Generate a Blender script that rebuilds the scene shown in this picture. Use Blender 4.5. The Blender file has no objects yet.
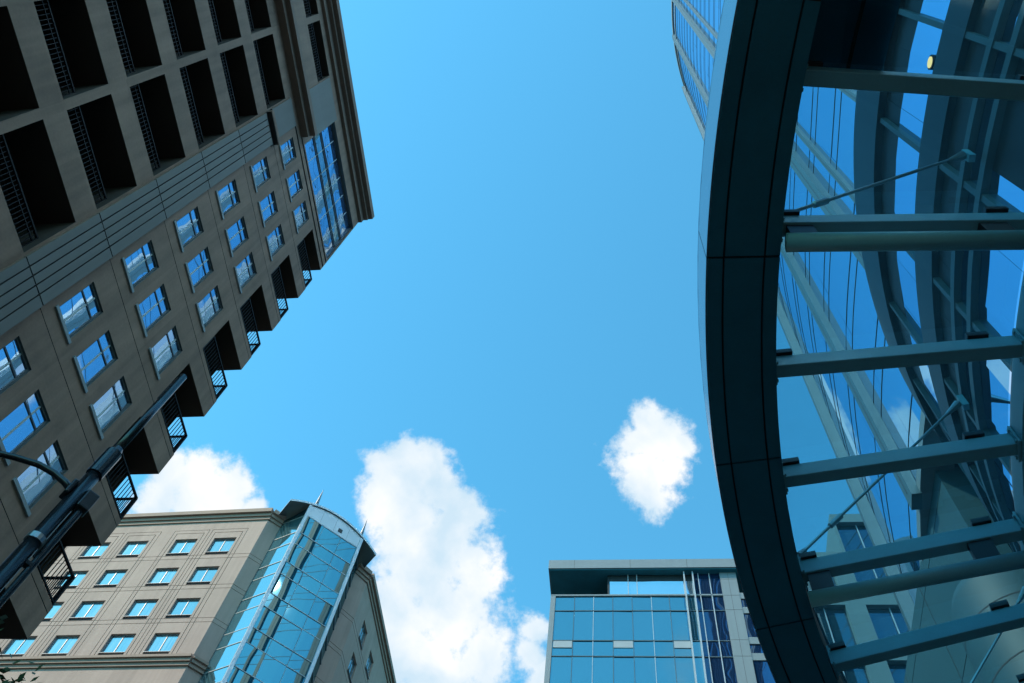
import bpy, math, random
from mathutils import Vector as V, Matrix
random.seed(7)
R = math.radians
scene = bpy.context.scene
col = scene.collection

# ------------------------------------------------------------------ camera, sky, sun, exposure
CAM_ROT = Matrix(((0.9912553200894889, 0.03968150211752229, 0.12585018388537217),
                  (0.09062294192284562, -0.8979542113836886, -0.4306573076769351),
                  (0.09591857375677283, 0.43829626127540133, -0.8936979436926503)))
FPX = 881.1315
EYE = V((0, 0, 1.6))
cd = bpy.data.cameras.new('camera')
cam = bpy.data.objects.new('camera', cd)
col.objects.link(cam)
cam.matrix_world = Matrix.Translation(EYE) @ CAM_ROT.to_4x4()
cd.sensor_width = 36; cd.lens = FPX * 36 / 1024
cd.clip_start = 0.05; cd.clip_end = 5000
scene.camera = cam

def ray(px, py):
    return (CAM_ROT @ V(((px - 512) / FPX, -(py - 341.5) / FPX, -1))).normalized()

SUN_TO = V((-0.58, -0.42, 0.70)).normalized()          # towards the sun
EXPOSURE = 1.15
SKY_STRENGTH = 0.15
world = bpy.data.worlds.new('World')
scene.world = world
world.use_nodes = True
scene.view_settings.view_transform = 'Standard'
scene.view_settings.look = 'None'
scene.view_settings.gamma = 1
scene.view_settings.exposure = EXPOSURE

class NT:
    def __init__(s, tree): s.t = tree
    def n(s, kind, **kw):
        nd = s.t.nodes.new(kind)
        for k, v in kw.items():
            if k.startswith('i_'): nd.inputs[k[2:].replace('_', ' ')].default_value = v
            else: setattr(nd, k, v)
        return nd
    def l(s, a, b): s.t.links.new(a, b)
    def val(s, x, sock):
        if isinstance(x, (int, float)): sock.default_value = x
        elif isinstance(x, (tuple, V)): sock.default_value = tuple(x)
        else: s.l(x, sock)
    def m(s, op, a, b=0.0, c=None, clamp=False):
        nd = s.t.nodes.new('ShaderNodeMath'); nd.operation = op; nd.use_clamp = clamp
        s.val(a, nd.inputs[0]); s.val(b, nd.inputs[1])
        if c is not None: s.val(c, nd.inputs[2])
        return nd.outputs[0]
    def vm(s, op, a, b=(0, 0, 0)):
        nd = s.t.nodes.new('ShaderNodeVectorMath'); nd.operation = op
        s.val(a, nd.inputs[0]); s.val(b, nd.inputs[1])
        return nd.outputs['Value'] if op in ('DISTANCE', 'LENGTH', 'DOT_PRODUCT') else nd.outputs[0]
    def mix(s, fac, a, b, blend='MIX'):
        nd = s.t.nodes.new('ShaderNodeMix'); nd.data_type = 'RGBA'; nd.blend_type = blend
        s.val(fac, nd.inputs[0]); s.val(a, nd.inputs[6]); s.val(b, nd.inputs[7])
        return nd.outputs[2]

wt = NT(world.node_tree)
world.node_tree.nodes.clear()
sky = wt.n('ShaderNodeTexSky', sky_type='NISHITA', sun_disc=False)
sky.sun_elevation = math.asin(SUN_TO.z)
sky.sun_rotation = math.atan2(SUN_TO.x, SUN_TO.y)
sky.air_density = 1.0; sky.dust_density = 0.2; sky.ozone_density = 1.0
tint = wt.mix(1.0, sky.outputs[0], (0.39, 1.08, 1.07, 1), 'MULTIPLY')
bg = wt.n('ShaderNodeBackground'); wt.l(tint, bg.inputs[0]); bg.inputs[1].default_value = SKY_STRENGTH
tc = wt.n('ShaderNodeTexCoord')
dirn = wt.vm('NORMALIZE', tc.outputs['Generated'])
# clouds: clusters of puffs, each a direction in the sky and an angular size
PUFFS = [(405, 455, 20), (428, 460, 24), (388, 466, 24), (440, 488, 36), (462, 512, 28), (385, 498, 32), (410, 520, 48), (455, 528, 38),
         (470, 560, 40), (425, 570, 60), (488, 580, 24), (400, 610, 58), (455, 620, 58), (480, 650, 42), (430, 670, 70), (370, 640, 50),
         (540, 632, 18), (532, 655, 20), (545, 680, 26),
         (648, 420, 26), (660, 445, 36), (680, 450, 20), (643, 472, 38), (652, 490, 34), (670, 474, 30),
         (168, 470, 26), (196, 476, 32), (225, 490, 32), (150, 500, 34), (250, 505, 16), (200, 510, 40), (414, 482, 30), (638, 447, 24)]
F = None
warp = wt.n('ShaderNodeTexNoise', i_Scale=9.0, i_Detail=3.0)
wt.l(dirn, warp.inputs['Vector'])
wv = wt.vm('SCALE', wt.vm('SUBTRACT', warp.outputs['Color'], (0.5, 0.5, 0.5)))
wv.node.inputs['Scale'].default_value = 0.05
dw = wt.vm('ADD', dirn, wv)
for px, py, r in PUFFS:
    c = ray(px, py); e = (ray(px + r, py) - c).length * 1.12
    d = wt.vm('DISTANCE', dw, c)
    v = wt.m('MULTIPLY_ADD', d, -1.0 / e, 1.0)
    F = v if F is None else wt.m('SMOOTH_MAX', F, v, 0.25)
fb = wt.n('ShaderNodeTexNoise', i_Scale=22.0, i_Detail=9.0, i_Roughness=0.58)
wt.l(dirn, fb.inputs['Vector'])
F = wt.m('MULTIPLY_ADD', F, 1.6, -0.02)
F = wt.m('ADD', F, wt.m('MULTIPLY', wt.m('SUBTRACT', fb.outputs[0], 0.5), 2.0))
fb3 = wt.n('ShaderNodeTexNoise', i_Scale=75.0, i_Detail=6.0, i_Roughness=0.65)
wt.l(dirn, fb3.inputs['Vector'])
F = wt.m('ADD', F, wt.m('MULTIPLY', wt.m('SUBTRACT', fb3.outputs[0], 0.5), 1.2))
# scattered cumulus over the half of the sky behind the street, which the glass fronts mirror
fb2 = wt.n('ShaderNodeTexNoise', i_Scale=4.2, i_Detail=8.0, i_Roughness=0.55)
wt.l(dirn, fb2.inputs['Vector'])
sx = wt.n('ShaderNodeSeparateXYZ'); wt.l(dirn, sx.inputs[0])
back = wt.m('MULTIPLY_ADD', sx.outputs[1], -4.0, -0.6, clamp=True)
G = wt.m('MULTIPLY', wt.m('MULTIPLY_ADD', fb2.outputs[0], 4.5, -2.5), back)
F = wt.m('MAXIMUM', F, G)
mr = wt.n('ShaderNodeMapRange', interpolation_type='SMOOTHSTEP')
mr.inputs['From Min'].default_value = 0.02; mr.inputs['From Max'].default_value = 0.85
wt.l(F, mr.inputs['Value'])
sh = wt.n('ShaderNodeTexNoise', i_Scale=13.0, i_Detail=6.0); wt.l(dw, sh.inputs['Vector'])
shr = wt.n('ShaderNodeMapRange'); wt.l(sh.outputs[0], shr.inputs['Value'])
shr.inputs['From Min'].default_value = 0.33; shr.inputs['From Max'].default_value = 0.66
ccol = wt.mix(shr.outputs[0], (0.60, 0.77, 0.90, 1), (1.0, 1.0, 1.0, 1))
bgc = wt.n('ShaderNodeBackground'); wt.l(ccol, bgc.inputs[0]); bgc.inputs[1].default_value = 0.48
mx = wt.n('ShaderNodeMixShader')
wt.l(mr.outputs[0], mx.inputs[0]); wt.l(bg.outputs[0], mx.inputs[1]); wt.l(bgc.outputs[0], mx.inputs[2])
wo = wt.n('ShaderNodeOutputWorld'); wt.l(mx.outputs[0], wo.inputs[0])

sd = bpy.data.lights.new('sun', 'SUN')
sd.energy = 2.3; sd.angle = R(0.5); sd.color = (1.0, 0.86, 0.70)
so = bpy.data.objects.new('sun', sd); col.objects.link(so)
so.rotation_euler = (-SUN_TO).to_track_quat('-Z', 'Y').to_euler()

# ------------------------------------------------------------------ materials
def new_mat(name):
    m = bpy.data.materials.new(name); m.use_nodes = True
    m.node_tree.nodes.clear()
    return m, NT(m.node_tree)

def surface(name, base, rough=0.7, var=0.12, scale=1.5, metal=0.0, bump=0.0, fine=40.0, streak=0.0, spec=0.5, cell=None):
    m, t = new_mat(name)
    out = t.n('ShaderNodeOutputMaterial'); p = t.n('ShaderNodeBsdfPrincipled')
    g = t.n('ShaderNodeNewGeometry')
    n1 = t.n('ShaderNodeTexNoise', i_Scale=scale, i_Detail=6.0, i_Roughness=0.6); t.l(g.outputs['Position'], n1.inputs['Vector'])
    n2 = t.n('ShaderNodeTexNoise', i_Scale=fine, i_Detail=3.0); t.l(g.outputs['Position'], n2.inputs['Vector'])
    f = t.m('ADD', t.m('MULTIPLY', n1.outputs[0], 0.7), t.m('MULTIPLY', n2.outputs[0], 0.3))
    if streak:
        mp = t.n('ShaderNodeMapping'); mp.inputs['Scale'].default_value = (2.2, 2.2, 0.12); t.l(g.outputs['Position'], mp.inputs[0])
        n3 = t.n('ShaderNodeTexNoise', i_Scale=1.6, i_Detail=5.0); t.l(mp.outputs[0], n3.inputs['Vector'])
        f = t.m('ADD', t.m('MULTIPLY', f, 1 - streak), t.m('MULTIPLY', n3.outputs[0], streak))
    k = t.m('MULTIPLY_ADD', t.m('SUBTRACT', f, 0.5), var * 4, 1.0)
    if cell:                                  # cast panels differ a little in tone
        size, off, amt = cell
        sn = t.vm('FLOOR', t.vm('DIVIDE', t.vm('SUBTRACT', g.outputs['Position'], off), size))
        wn = t.n('ShaderNodeTexWhiteNoise', noise_dimensions='3D'); t.l(sn, wn.inputs['Vector'])
        k = t.m('MULTIPLY', k, t.m('MULTIPLY_ADD', wn.outputs[0], amt * 2, 1 - amt))
    vv = t.n('ShaderNodeVectorMath', operation='SCALE'); vv.inputs[0].default_value = base; t.l(k, vv.inputs['Scale'])
    t.l(vv.outputs[0], p.inputs['Base Color'])
    p.inputs['Roughness'].default_value = rough; p.inputs['Metallic'].default_value = metal
    p.inputs['Specular IOR Level'].default_value = spec
    if bump:
        b = t.n('ShaderNodeBump', i_Strength=bump, i_Distance=0.02); t.l(n2.outputs[0], b.inputs['Height']); t.l(b.outputs[0], p.inputs['Normal'])
    t.l(p.outputs[0], out.inputs[0])
    return m

def facade_glass(name, body, tint, lo=0.35, wave=0.0, wscale=0.35, rough=0.01, curtain=None):
    """coated glazing: dark room behind, strong sky reflection"""
    m, t = new_mat(name)
    out = t.n('ShaderNodeOutputMaterial')
    d = t.n('ShaderNodeBsdfDiffuse'); d.inputs[0].default_value = (*body, 1)
    gl = t.n('ShaderNodeBsdfGlossy'); gl.inputs['Color'].default_value = (*tint, 1); gl.inputs['Roughness'].default_value = rough
    if curtain:                               # folds of a curtain behind the pane, drawn differently in every room
        g0 = t.n('ShaderNodeNewGeometry'); oi = t.n('ShaderNodeObjectInfo')
        mp = t.n('ShaderNodeMapping'); mp.inputs['Scale'].default_value = (5, 5, .25); t.l(g0.outputs['Position'], mp.inputs[0])
        cn = t.n('ShaderNodeTexNoise', i_Scale=1.4, i_Detail=3.0); t.l(mp.outputs[0], cn.inputs['Vector'])
        cf = t.m('MULTIPLY', t.m('MULTIPLY_ADD', cn.outputs[0], 3.0, -1.0, clamp=True), t.m('MULTIPLY_ADD', oi.outputs['Random'], 0.9, 0.1))
        t.l(t.mix(cf, (*body, 1), (*curtain, 1)), d.inputs[0])
    fr = t.n('ShaderNodeFresnel', i_IOR=1.5)
    fac = t.m('MULTIPLY_ADD', fr.outputs[0], 1 - lo, lo, clamp=True)
    if wave:
        g = t.n('ShaderNodeNewGeometry')
        n = t.n('ShaderNodeTexNoise', i_Scale=wscale, i_Detail=1.0); t.l(g.outputs['Position'], n.inputs['Vector'])
        b = t.n('ShaderNodeBump', i_Strength=1.0, i_Distance=wave); t.l(n.outputs[0], b.inputs['Height'])
        t.l(b.outputs[0], gl.inputs['Normal'])
    mx = t.n('ShaderNodeMixShader'); t.l(fac, mx.inputs[0]); t.l(d.outputs[0], mx.inputs[1]); t.l(gl.outputs[0], mx.inputs[2])
    t.l(mx.outputs[0], out.inputs[0])
    return m

def clear_glass(name, tint, lo=0.03, dirt=0.05):
    m, t = new_mat(name)
    out = t.n('ShaderNodeOutputMaterial')
    tr = t.n('ShaderNodeBsdfTransparent'); tr.inputs[0].default_value = (*tint, 1)
    gl = t.n('ShaderNodeBsdfGlossy'); gl.inputs['Color'].default_value = (0.8, 0.92, 1, 1); gl.inputs['Roughness'].default_value = 0.01
    fr = t.n('ShaderNodeFresnel', i_IOR=1.5)
    fac = t.m('MULTIPLY_ADD', fr.outputs[0], 0.8, lo, clamp=True)
    mx = t.n('ShaderNodeMixShader'); t.l(fac, mx.inputs[0]); t.l(tr.outputs[0], mx.inputs[1]); t.l(gl.outputs[0], mx.inputs[2])
    g = t.n('ShaderNodeNewGeometry')
    n = t.n('ShaderNodeTexNoise', i_Scale=1.3, i_Detail=7.0, i_Roughness=0.7); t.l(g.outputs['Position'], n.inputs['Vector'])
    df = t.n('ShaderNodeBsdfTranslucent'); df.inputs[0].default_value = (0.16, 0.34, 0.40, 1)
    dm = t.n('ShaderNodeMixShader'); t.l(t.m('MULTIPLY', n.outputs[0], dirt), dm.inputs[0])
    t.l(mx.outputs[0], dm.inputs[1]); t.l(df.outputs[0], dm.inputs[2])
    t.l(dm.outputs[0], out.inputs[0])
    return m

def lamp_mat(name, colr, s):
    m, t = new_mat(name); out = t.n('ShaderNodeOutputMaterial'); e = t.n('ShaderNodeEmission')
    e.inputs[0].default_value = (*colr, 1); e.inputs[1].default_value = s; t.l(e.outputs[0], out.inputs[0]); return m

M = dict(
    concrete=surface('brown_concrete', (0.235, 0.150, 0.106), 0.85, 0.42, 0.9, bump=0.15, fine=13, streak=0.5, cell=((50, 1.363, 3.2), (0.3, 7.1, 15.94), 0.10)),
    panel=surface('grey_panel', (0.155, 0.150, 0.135), 0.75, 0.14, 0.8, streak=0.45, cell=((50, 40, 3.2), (.3, .3, 15.94), 0.10)),
    dark_groove=surface('joint_sealant', (0.045, 0.045, 0.045), 0.9),
    interior=surface('dark_interior', (0.03, 0.028, 0.026), 0.9),
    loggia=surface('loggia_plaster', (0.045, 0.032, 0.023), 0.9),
    cornice=surface('cornice_stone', (0.20, 0.135, 0.10), 0.85, 0.15, 0.8, streak=0.3),
    frame_white=surface('window_frame_paint', (0.42, 0.5, 0.5), 0.5, 0.06),
    frame_dark=surface('window_frame_dark', (0.05, 0.06, 0.07), 0.45, 0.06),
    reveal=surface('window_surround_metal', (0.09, 0.11, 0.115), 0.6, 0.08),
    sill=surface('window_sill_metal', (0.24, 0.27, 0.27), 0.5, 0.1),
    rail=surface('railing_paint', (0.008, 0.009, 0.011), 0.65, 0.1, spec=0.2),
    win_blue=facade_glass('window_glass', (0.03, 0.09, 0.22), (0.66, 0.84, 1.0), 0.58, wave=0.005, wscale=0.8, curtain=(0.16, 0.24, 0.36)),
    stone=surface('pale_limestone', (0.345, 0.245, 0.200), 0.85, 0.19, 0.5, bump=0.12, fine=7, streak=0.45, cell=((1.6, 1.6, 3.2), (.1, .2, 49.2), 0.05)),
    stone_dark=surface('limestone_trim', (0.28, 0.195, 0.15), 0.85, 0.12, 0.7, streak=0.3),
    louvre=surface('louvre_metal', (0.05, 0.05, 0.055), 0.5),
    win_teal=facade_glass('teal_window_glass', (0.04, 0.10, 0.13), (0.58, 0.76, 0.82), 0.42, wave=0.006, wscale=0.9, curtain=(0.36, 0.40, 0.38)),
    bay_glass=facade_glass('corner_bay_glass', (0.01, 0.05, 0.07), (0.29, 0.49, 0.52), 0.42, wave=0.006, wscale=0.35),
    side_glass=facade_glass('side_strip_glass', (0.05, 0.12, 0.14), (0.55, 0.78, 0.84), 0.5, wave=0.006),
    bay_metal=surface('bay_silver_metal', (0.38, 0.42, 0.45), 0.4, 0.06, metal=0.3),
    bay_mull=surface('bay_mullion', (0.13, 0.16, 0.18), 0.4, 0.06),
    roof_soffit=surface('roof_soffit', (0.10, 0.11, 0.12), 0.7),
    office_glass=facade_glass('office_glass', (0.015, 0.06, 0.08), (0.40, 0.67, 0.73), 0.45, wave=0.012, wscale=0.25),
    sky_glass=facade_glass('mirror_glass', (0.1, 0.15, 0.17), (0.8, 0.9, 0.92), 0.75, wave=0.02, wscale=0.4),
    blue_glass=facade_glass('deep_blue_glass', (0.008, 0.022, 0.06), (0.18, 0.32, 0.46), 0.30, wave=0.03, wscale=0.4),
    office_metal=surface('office_cladding', (0.155, 0.20, 0.22), 0.55, 0.10, 0.6, streak=0.4),
    office_mull=surface('office_mullion', (0.30, 0.36, 0.40), 0.4, 0.06),
    office_line=surface('office_transom', (0.05, 0.085, 0.10), 0.4, 0.06),
    spandrel=surface('spandrel_panel', (0.28, 0.32, 0.34), 0.5, 0.06),
    soffit=surface('canopy_soffit', (0.018, 0.15, 0.205), 0.6, 0.22, 1.2, spec=0.3),
    fascia=surface('fascia_metal', (0.30, 0.36, 0.42), 0.22, 0.06, 0.7, metal=0.85),
    steel=surface('painted_steel', (0.13, 0.35, 0.40), 0.45, 0.16, 1.3, streak=0.0),
    black=surface('black_fitting', (0.008, 0.008, 0.009), 0.5),
    cable=surface('stainless_rod', (0.35, 0.35, 0.34), 0.3, 0.1, metal=0.8),
    canopy_glass=clear_glass('canopy_glass', (0.39, 0.69, 0.78), dirt=0.16),
    tower_glass=facade_glass('tower_glass', (0.03, 0.12, 0.25), (0.50, 0.72, 0.92), 0.42, wave=0.01, wscale=0.2),
    tower_fin=surface('tower_fin_metal', (0.048, 0.105, 0.128), 0.5, 0.12, 0.5, streak=0.4),
    tower_line=surface('tower_transom', (0.03, 0.06, 0.08), 0.5),
    podium_glass=facade_glass('podium_glass', (0.008, 0.02, 0.03), (0.5, 0.72, 0.98), 0.45, wave=0.008),
    podium_metal=surface('podium_metal', (0.008, 0.015, 0.017), 0.5, 0.12, 0.8),
    podium_mull=surface('podium_mullion', (0.06, 0.10, 0.105), 0.5, 0.1),
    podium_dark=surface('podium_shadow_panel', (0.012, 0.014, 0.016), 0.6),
    grid_panel=surface('grid_cladding', (0.10, 0.165, 0.175), 0.6, 0.10, 0.6, streak=0.3),
    dark_glass=facade_glass('dark_office_glass', (0.012, 0.04, 0.055), (0.4, 0.6, 0.75), 0.10, wave=0.006),
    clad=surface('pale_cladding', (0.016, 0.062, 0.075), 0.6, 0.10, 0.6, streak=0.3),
    lamp=lamp_mat('downlight_lens', (1.0, 0.58, 0.24), 0.95),
    pole=surface('lamp_post_paint', (0.010, 0.012, 0.015), 0.22, 0.2, 6),
    asphalt=surface('asphalt', (0.05, 0.05, 0.052), 0.9, 0.2, 0.8, bump=0.3, fine=90),
    paving=surface('paving', (0.06, 0.058, 0.054), 0.85, 0.14, 0.7, bump=0.2),
    kerb=surface('kerb_stone', (0.32, 0.31, 0.29), 0.85, 0.1),
    paint=surface('road_paint', (0.75, 0.75, 0.72), 0.7, 0.06),
    bark=surface('bark', (0.07, 0.055, 0.04), 0.95, 0.2, 8, bump=0.5),
    leaf=surface('leaf', (0.035, 0.065, 0.022), 0.6, 0.25, 3),
)

# ------------------------------------------------------------------ mesh helpers
class MB:
    def __init__(s): s.v = []; s.f = []; s.mi = []
    def quad(s, *pts, mi=0):
        b = len(s.v); s.v += [tuple(p) for p in pts]; s.f.append(tuple(range(b, b + len(pts)))); s.mi.append(mi)
    def hexa(s, p, mi=0):                      # p: 8 points, bottom ring then top ring
        b = len(s.v); s.v += [tuple(q) for q in p]
        for f in ((3, 2, 1, 0), (4, 5, 6, 7), (0, 1, 5, 4), (1, 2, 6, 5), (2, 3, 7, 6), (3, 0, 4, 7)):
            s.f.append(tuple(b + i for i in f)); s.mi.append(mi)
    def box(s, x0, x1, y0, y1, z0, z1, mi=0):
        s.hexa([(x0, y0, z0), (x1, y0, z0), (x1, y1, z0), (x0, y1, z0), (x0, y0, z1), (x1, y0, z1), (x1, y1, z1), (x0, y1, z1)], mi)
    def fbox(s, F, u0, u1, v0, v1, n0, n1, mi=0):   # box in a facade frame
        s.hexa([F(u, v, n) for v in (v0, v1) for (u, n) in ((u0, n0), (u1, n0), (u1, n1), (u0, n1))], mi)
    def bar(s, a, b, w, h, up=V((0, 0, 1)), mi=0):
        a = V(a); b = V(b); d = (b - a).normalized(); x = d.cross(up).normalized() * w / 2; y = x.cross(d).normalized() * h / 2
        s.hexa([a - x - y, a + x - y, a + x + y, a - x + y, b - x - y, b + x - y, b + x + y, b - x + y], mi)
    def tube(s, pts, radii, n=12, cap=True):
        pts = [V(p) for p in pts]
        if not hasattr(radii, '__len__'): radii = [radii] * len(pts)
        rings = []
        for i, p in enumerate(pts):
            d = (pts[min(i + 1, len(pts) - 1)] - pts[max(i - 1, 0)]).normalized()
            ref = V((0, 0, 1)) if abs(d.z) < 0.95 else V((1, 0, 0))
            x = d.cross(ref).normalized(); y = d.cross(x)
            b = len(s.v)
            for k in range(n):
                a = 2 * math.pi * k / n
                s.v.append(tuple(p + (x * math.cos(a) + y * math.sin(a)) * radii[i]))
            rings.append(b)
        for i in range(len(rings) - 1):
            for k in range(n):
                s.f.append((rings[i] + k, rings[i] + (k + 1) % n, rings[i + 1] + (k + 1) % n, rings[i + 1] + k)); s.mi.append(0)
        if cap:
            s.f.append(tuple(rings[0] + k for k in range(n))[::-1]); s.mi.append(0)
            s.f.append(tuple(rings[-1] + k for k in range(n))); s.mi.append(0)
    def build(s, name, mats, parent=None, origin=None, smooth=False, bevel=0.0):
        """origin: world point the mesh is written about; its parent is a thing whose base is at root_of(parent)"""
        if not isinstance(mats, (list, tuple)): mats = [mats]
        base = V(origin) if origin is not None else (ROOT[parent.name] if parent else V((0, 0, 0)))
        me = bpy.data.meshes.new(name)
        me.from_pydata([tuple(V(p) - base) for p in s.v], [], s.f)
        for m in mats: me.materials.append(m)
        for p, i in zip(me.polygons, s.mi): p.material_index = i; p.use_smooth = smooth
        me.update()
        o = bpy.data.objects.new(name, me); col.objects.link(o)
        if parent:
            o.parent = parent; o.location = base - ROOT[parent.name]
        else:
            o.location = base
        ROOT[o.name] = base
        if bevel:
            b = o.modifiers.new('bevel', 'BEVEL'); b.width = bevel; b.segments = 2; b.limit_method = 'ANGLE'
        return o
ROOT = {}

def thing(name, loc, label, cat, group=None):
    o = bpy.data.objects.new(name, None); col.objects.link(o)
    o.location = loc; o.empty_display_size = 0.3; ROOT[o.name] = V(loc)
    o['label'] = label; o['category'] = cat
    if group: o['group'] = group
    return o

def structure(name, mb, m):
    o = mb.build(name, m); o['kind'] = 'structure'; return o

def frame(O, U, N):
    O = V(O); U = V(U).normalized(); N = V(N).normalized()
    return lambda u, v, n=0.0: O + U * u + V((0, 0, 1)) * v + N * n

def relief(mb, F, rects):
    """a wall as a stepped sheet: rects (u0,u1,v0,v1,depth,mat or None for open), later ones over earlier ones"""
    us = sorted({round(r[i], 4) for r in rects for i in (0, 1)})
    vs = sorted({round(r[i], 4) for r in rects for i in (2, 3)})
    iu = {u: i for i, u in enumerate(us)}; iv = {v: i for i, v in enumerate(vs)}
    nu, nv = len(us) - 1, len(vs) - 1
    g = [[None] * nv for _ in range(nu)]
    for r in rects:
        for i in range(iu[round(r[0], 4)], iu[round(r[1], 4)]):
            row = g[i]
            for j in range(iv[round(r[2], 4)], iv[round(r[3], 4)]): row[j] = (r[4], r[5], r[6] if len(r) > 6 else (r[5] or 0))
    for i in range(nu):                        # merge front faces along v
        j = 0
        while j < nv:
            c = g[i][j]; k = j
            while k + 1 < nv and g[i][k + 1] == c: k += 1
            if c and c[1] is not None:
                mb.quad(F(us[i], vs[j], -c[0]), F(us[i + 1], vs[j], -c[0]), F(us[i + 1], vs[k + 1], -c[0]), F(us[i], vs[k + 1], -c[0]), mi=c[1])
            j = k + 1
    for i in range(nu):
        for j in range(nv):
            c = g[i][j]
            if c is None: continue
            if i + 1 < nu and g[i + 1][j] and abs(g[i + 1][j][0] - c[0]) > 1e-6:
                d = g[i + 1][j]; dp = d if d[0] > c[0] else c
                mb.quad(F(us[i + 1], vs[j], -c[0]), F(us[i + 1], vs[j], -d[0]), F(us[i + 1], vs[j + 1], -d[0]), F(us[i + 1], vs[j + 1], -c[0]), mi=dp[2])
            if j + 1 < nv and g[i][j + 1] and abs(g[i][j + 1][0] - c[0]) > 1e-6:
                d = g[i][j + 1]; dp = d if d[0] > c[0] else c
                mb.quad(F(us[i], vs[j + 1], -c[0]), F(us[i], vs[j + 1], -d[0]), F(us[i + 1], vs[j + 1], -d[0]), F(us[i + 1], vs[j + 1], -c[0]), mi=dp[2])

def panes(mb, F, us, vs, n, jit=0.004, mi=0, skip=None):
    """glazing sheets, each pane set a hair out of true as real panes are"""
    for i in range(len(us) - 1):
        for j in range(len(vs) - 1):
            if skip and skip(i, j): continue
            a, b, c = (random.uniform(-jit, jit) for _ in range(3))
            mb.quad(F(us[i], vs[j], n + a), F(us[i + 1], vs[j], n + b), F(us[i + 1], vs[j + 1], n + b + c), F(us[i], vs[j + 1], n + a + c), mi=mi)

def copy_part(o, parent, world_loc):
    """a part and its own children again, at another place on the same thing"""
    c = o.copy(); col.objects.link(c); c.parent = parent
    c.location = V(world_loc) - ROOT[parent.name]; ROOT[c.name] = V(world_loc)
    for ch in [x for x in KIDS.get(o.name, [])]:
        d = ch.copy(); col.objects.link(d); d.parent = c
    return c
KIDS = {}

# ------------------------------------------------------------------ ground
g = MB(); g.quad((-3000, -3000, -0.13), (3000, -3000, -0.13), (3000, 3000, -0.13), (-3000, 3000, -0.13)); structure('ground', g, M['paving'])
g = MB(); g.quad((-7.2, -400, -0.126), (-2.2, -400, -0.126), (-2.2, 400, -0.126), (-7.2, 400, -0.126))
g.quad((-2.2, 22, -0.126), (120, 22, -0.126), (120, 31, -0.126), (-2.2, 31, -0.126)); structure('road', g, M['asphalt'])
g = MB(); g.box(-2.0, 300, -300, 21.8, -0.13, 0.0); g.box(-60, -7.4, -300, 400, -0.13, 0.0); structure('pavement', g, M['paving'])
g = MB(); g.box(-2.2, -2.0, -300, 22.0, -0.13, 0.004); g.box(-7.4, -7.2, -300, 400, -0.13, 0.004); g.box(-2.0, 300, 21.8, 22.0, -0.13, 0.004); structure('kerb', g, M['kerb'])
g = MB()
for k in range(-10, 12): g.quad((-4.77, k * 6, -0.122), (-4.63, k * 6, -0.122), (-4.63, k * 6 + 3, -0.122), (-4.77, k * 6 + 3, -0.122))
structure('lane_marking', g, M['paint'])

# ------------------------------------------------------------------ brown apartment block
XL = -13.378
YE = 13.38
apt = thing('apartment_building', (XL - 8, 0, 0), 'tall dark brown concrete apartment block with blue windows and recessed corner balconies', 'building')
FA = frame((XL, 0, 0), (0, 1, 0), (1, 0, 0))          # u = y, v = z
def zc(k): return 17.36 + 3.2 * (k - 1)               # centre of the windows on floor k
def zb(k): return zc(k) - 1.42                        # floor line
FLOORS = range(-3, 8)
COLS = (7.785, 9.148, 10.511)
Y0 = -12.0
rects = [(Y0, YE, 0, 44.75, 0.0, 0)]
rects.append((5.85, 7.05, 0, 34.82, -0.10, 1))
for u in (6.06, 6.29, 6.52, 6.75): rects.append((u, u + 0.035, 0, 34.82, -0.05, 2))
rects.append((5.85, 7.15, 34.82, 35.1, -0.02, 2)); rects.append((5.85, 7.15, 35.1, 35.35, -0.22, 0)); rects.append((5.85, 7.15, 35.35, 35.6, 0.03, 2))
rects.append((5.85, 7.0, 35.6, 37.9, -0.06, 1))
for k in FLOORS:
    z = zb(k)
    rects.append((5.85, YE, z - 0.012, z + 0.012, -0.08 if False else 0.02, 2))
for k in FLOORS:                                          # the ribbed strip's joints again on top of the floor joints
    if zb(k) < 34.5: rects.append((5.85, 7.05, zb(k) - 0.02, zb(k) + 0.02, -0.03, 2))
    rects.append((5.85, 7.05, zb(k) + 0.021, zb(k) + 0.022, -0.10, 1))
for k in FLOORS:                                          # repaint the strip between its joints
    top = min(34.82, zb(k + 1) - 0.02)
    if zb(k) + 0.02 < 34.8:
        rects.append((5.85, 7.05, zb(k) + 0.02, top, -0.10, 1))
        for u in (6.06, 6.29, 6.52, 6.75): rects.append((u, u + 0.035, zb(k) + 0.02, top, -0.05, 2))
rects.append((7.05, 7.10, 0, 34.82, 0.03, 2))
WPOS = []
for k in FLOORS:
    for c in COLS:
        rects.append((c - 0.43, c + 0.43, zc(k) - 0.82, zc(k) + 0.82, 0.10, None, 3)); WPOS.append((c, zc(k)))
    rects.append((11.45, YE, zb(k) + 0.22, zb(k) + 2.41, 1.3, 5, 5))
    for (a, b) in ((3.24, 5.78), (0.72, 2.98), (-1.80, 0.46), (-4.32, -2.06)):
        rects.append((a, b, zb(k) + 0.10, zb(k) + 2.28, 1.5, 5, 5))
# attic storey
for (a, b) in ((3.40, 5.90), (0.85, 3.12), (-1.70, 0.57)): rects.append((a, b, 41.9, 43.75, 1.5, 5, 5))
rects.append((5.95, 7.95, 39.95, 43.6, -0.05, 1))
rects.append((7.95, YE, 38.62, 43.3, 0.25, None, 3))
rects.append((7.0, YE, 37.85, 38.0, 0.05, 2)); rects.append((7.0, YE, 38.35, 38.5, 0.05, 2))
w = MB(); relief(w, FA, rects)
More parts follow.
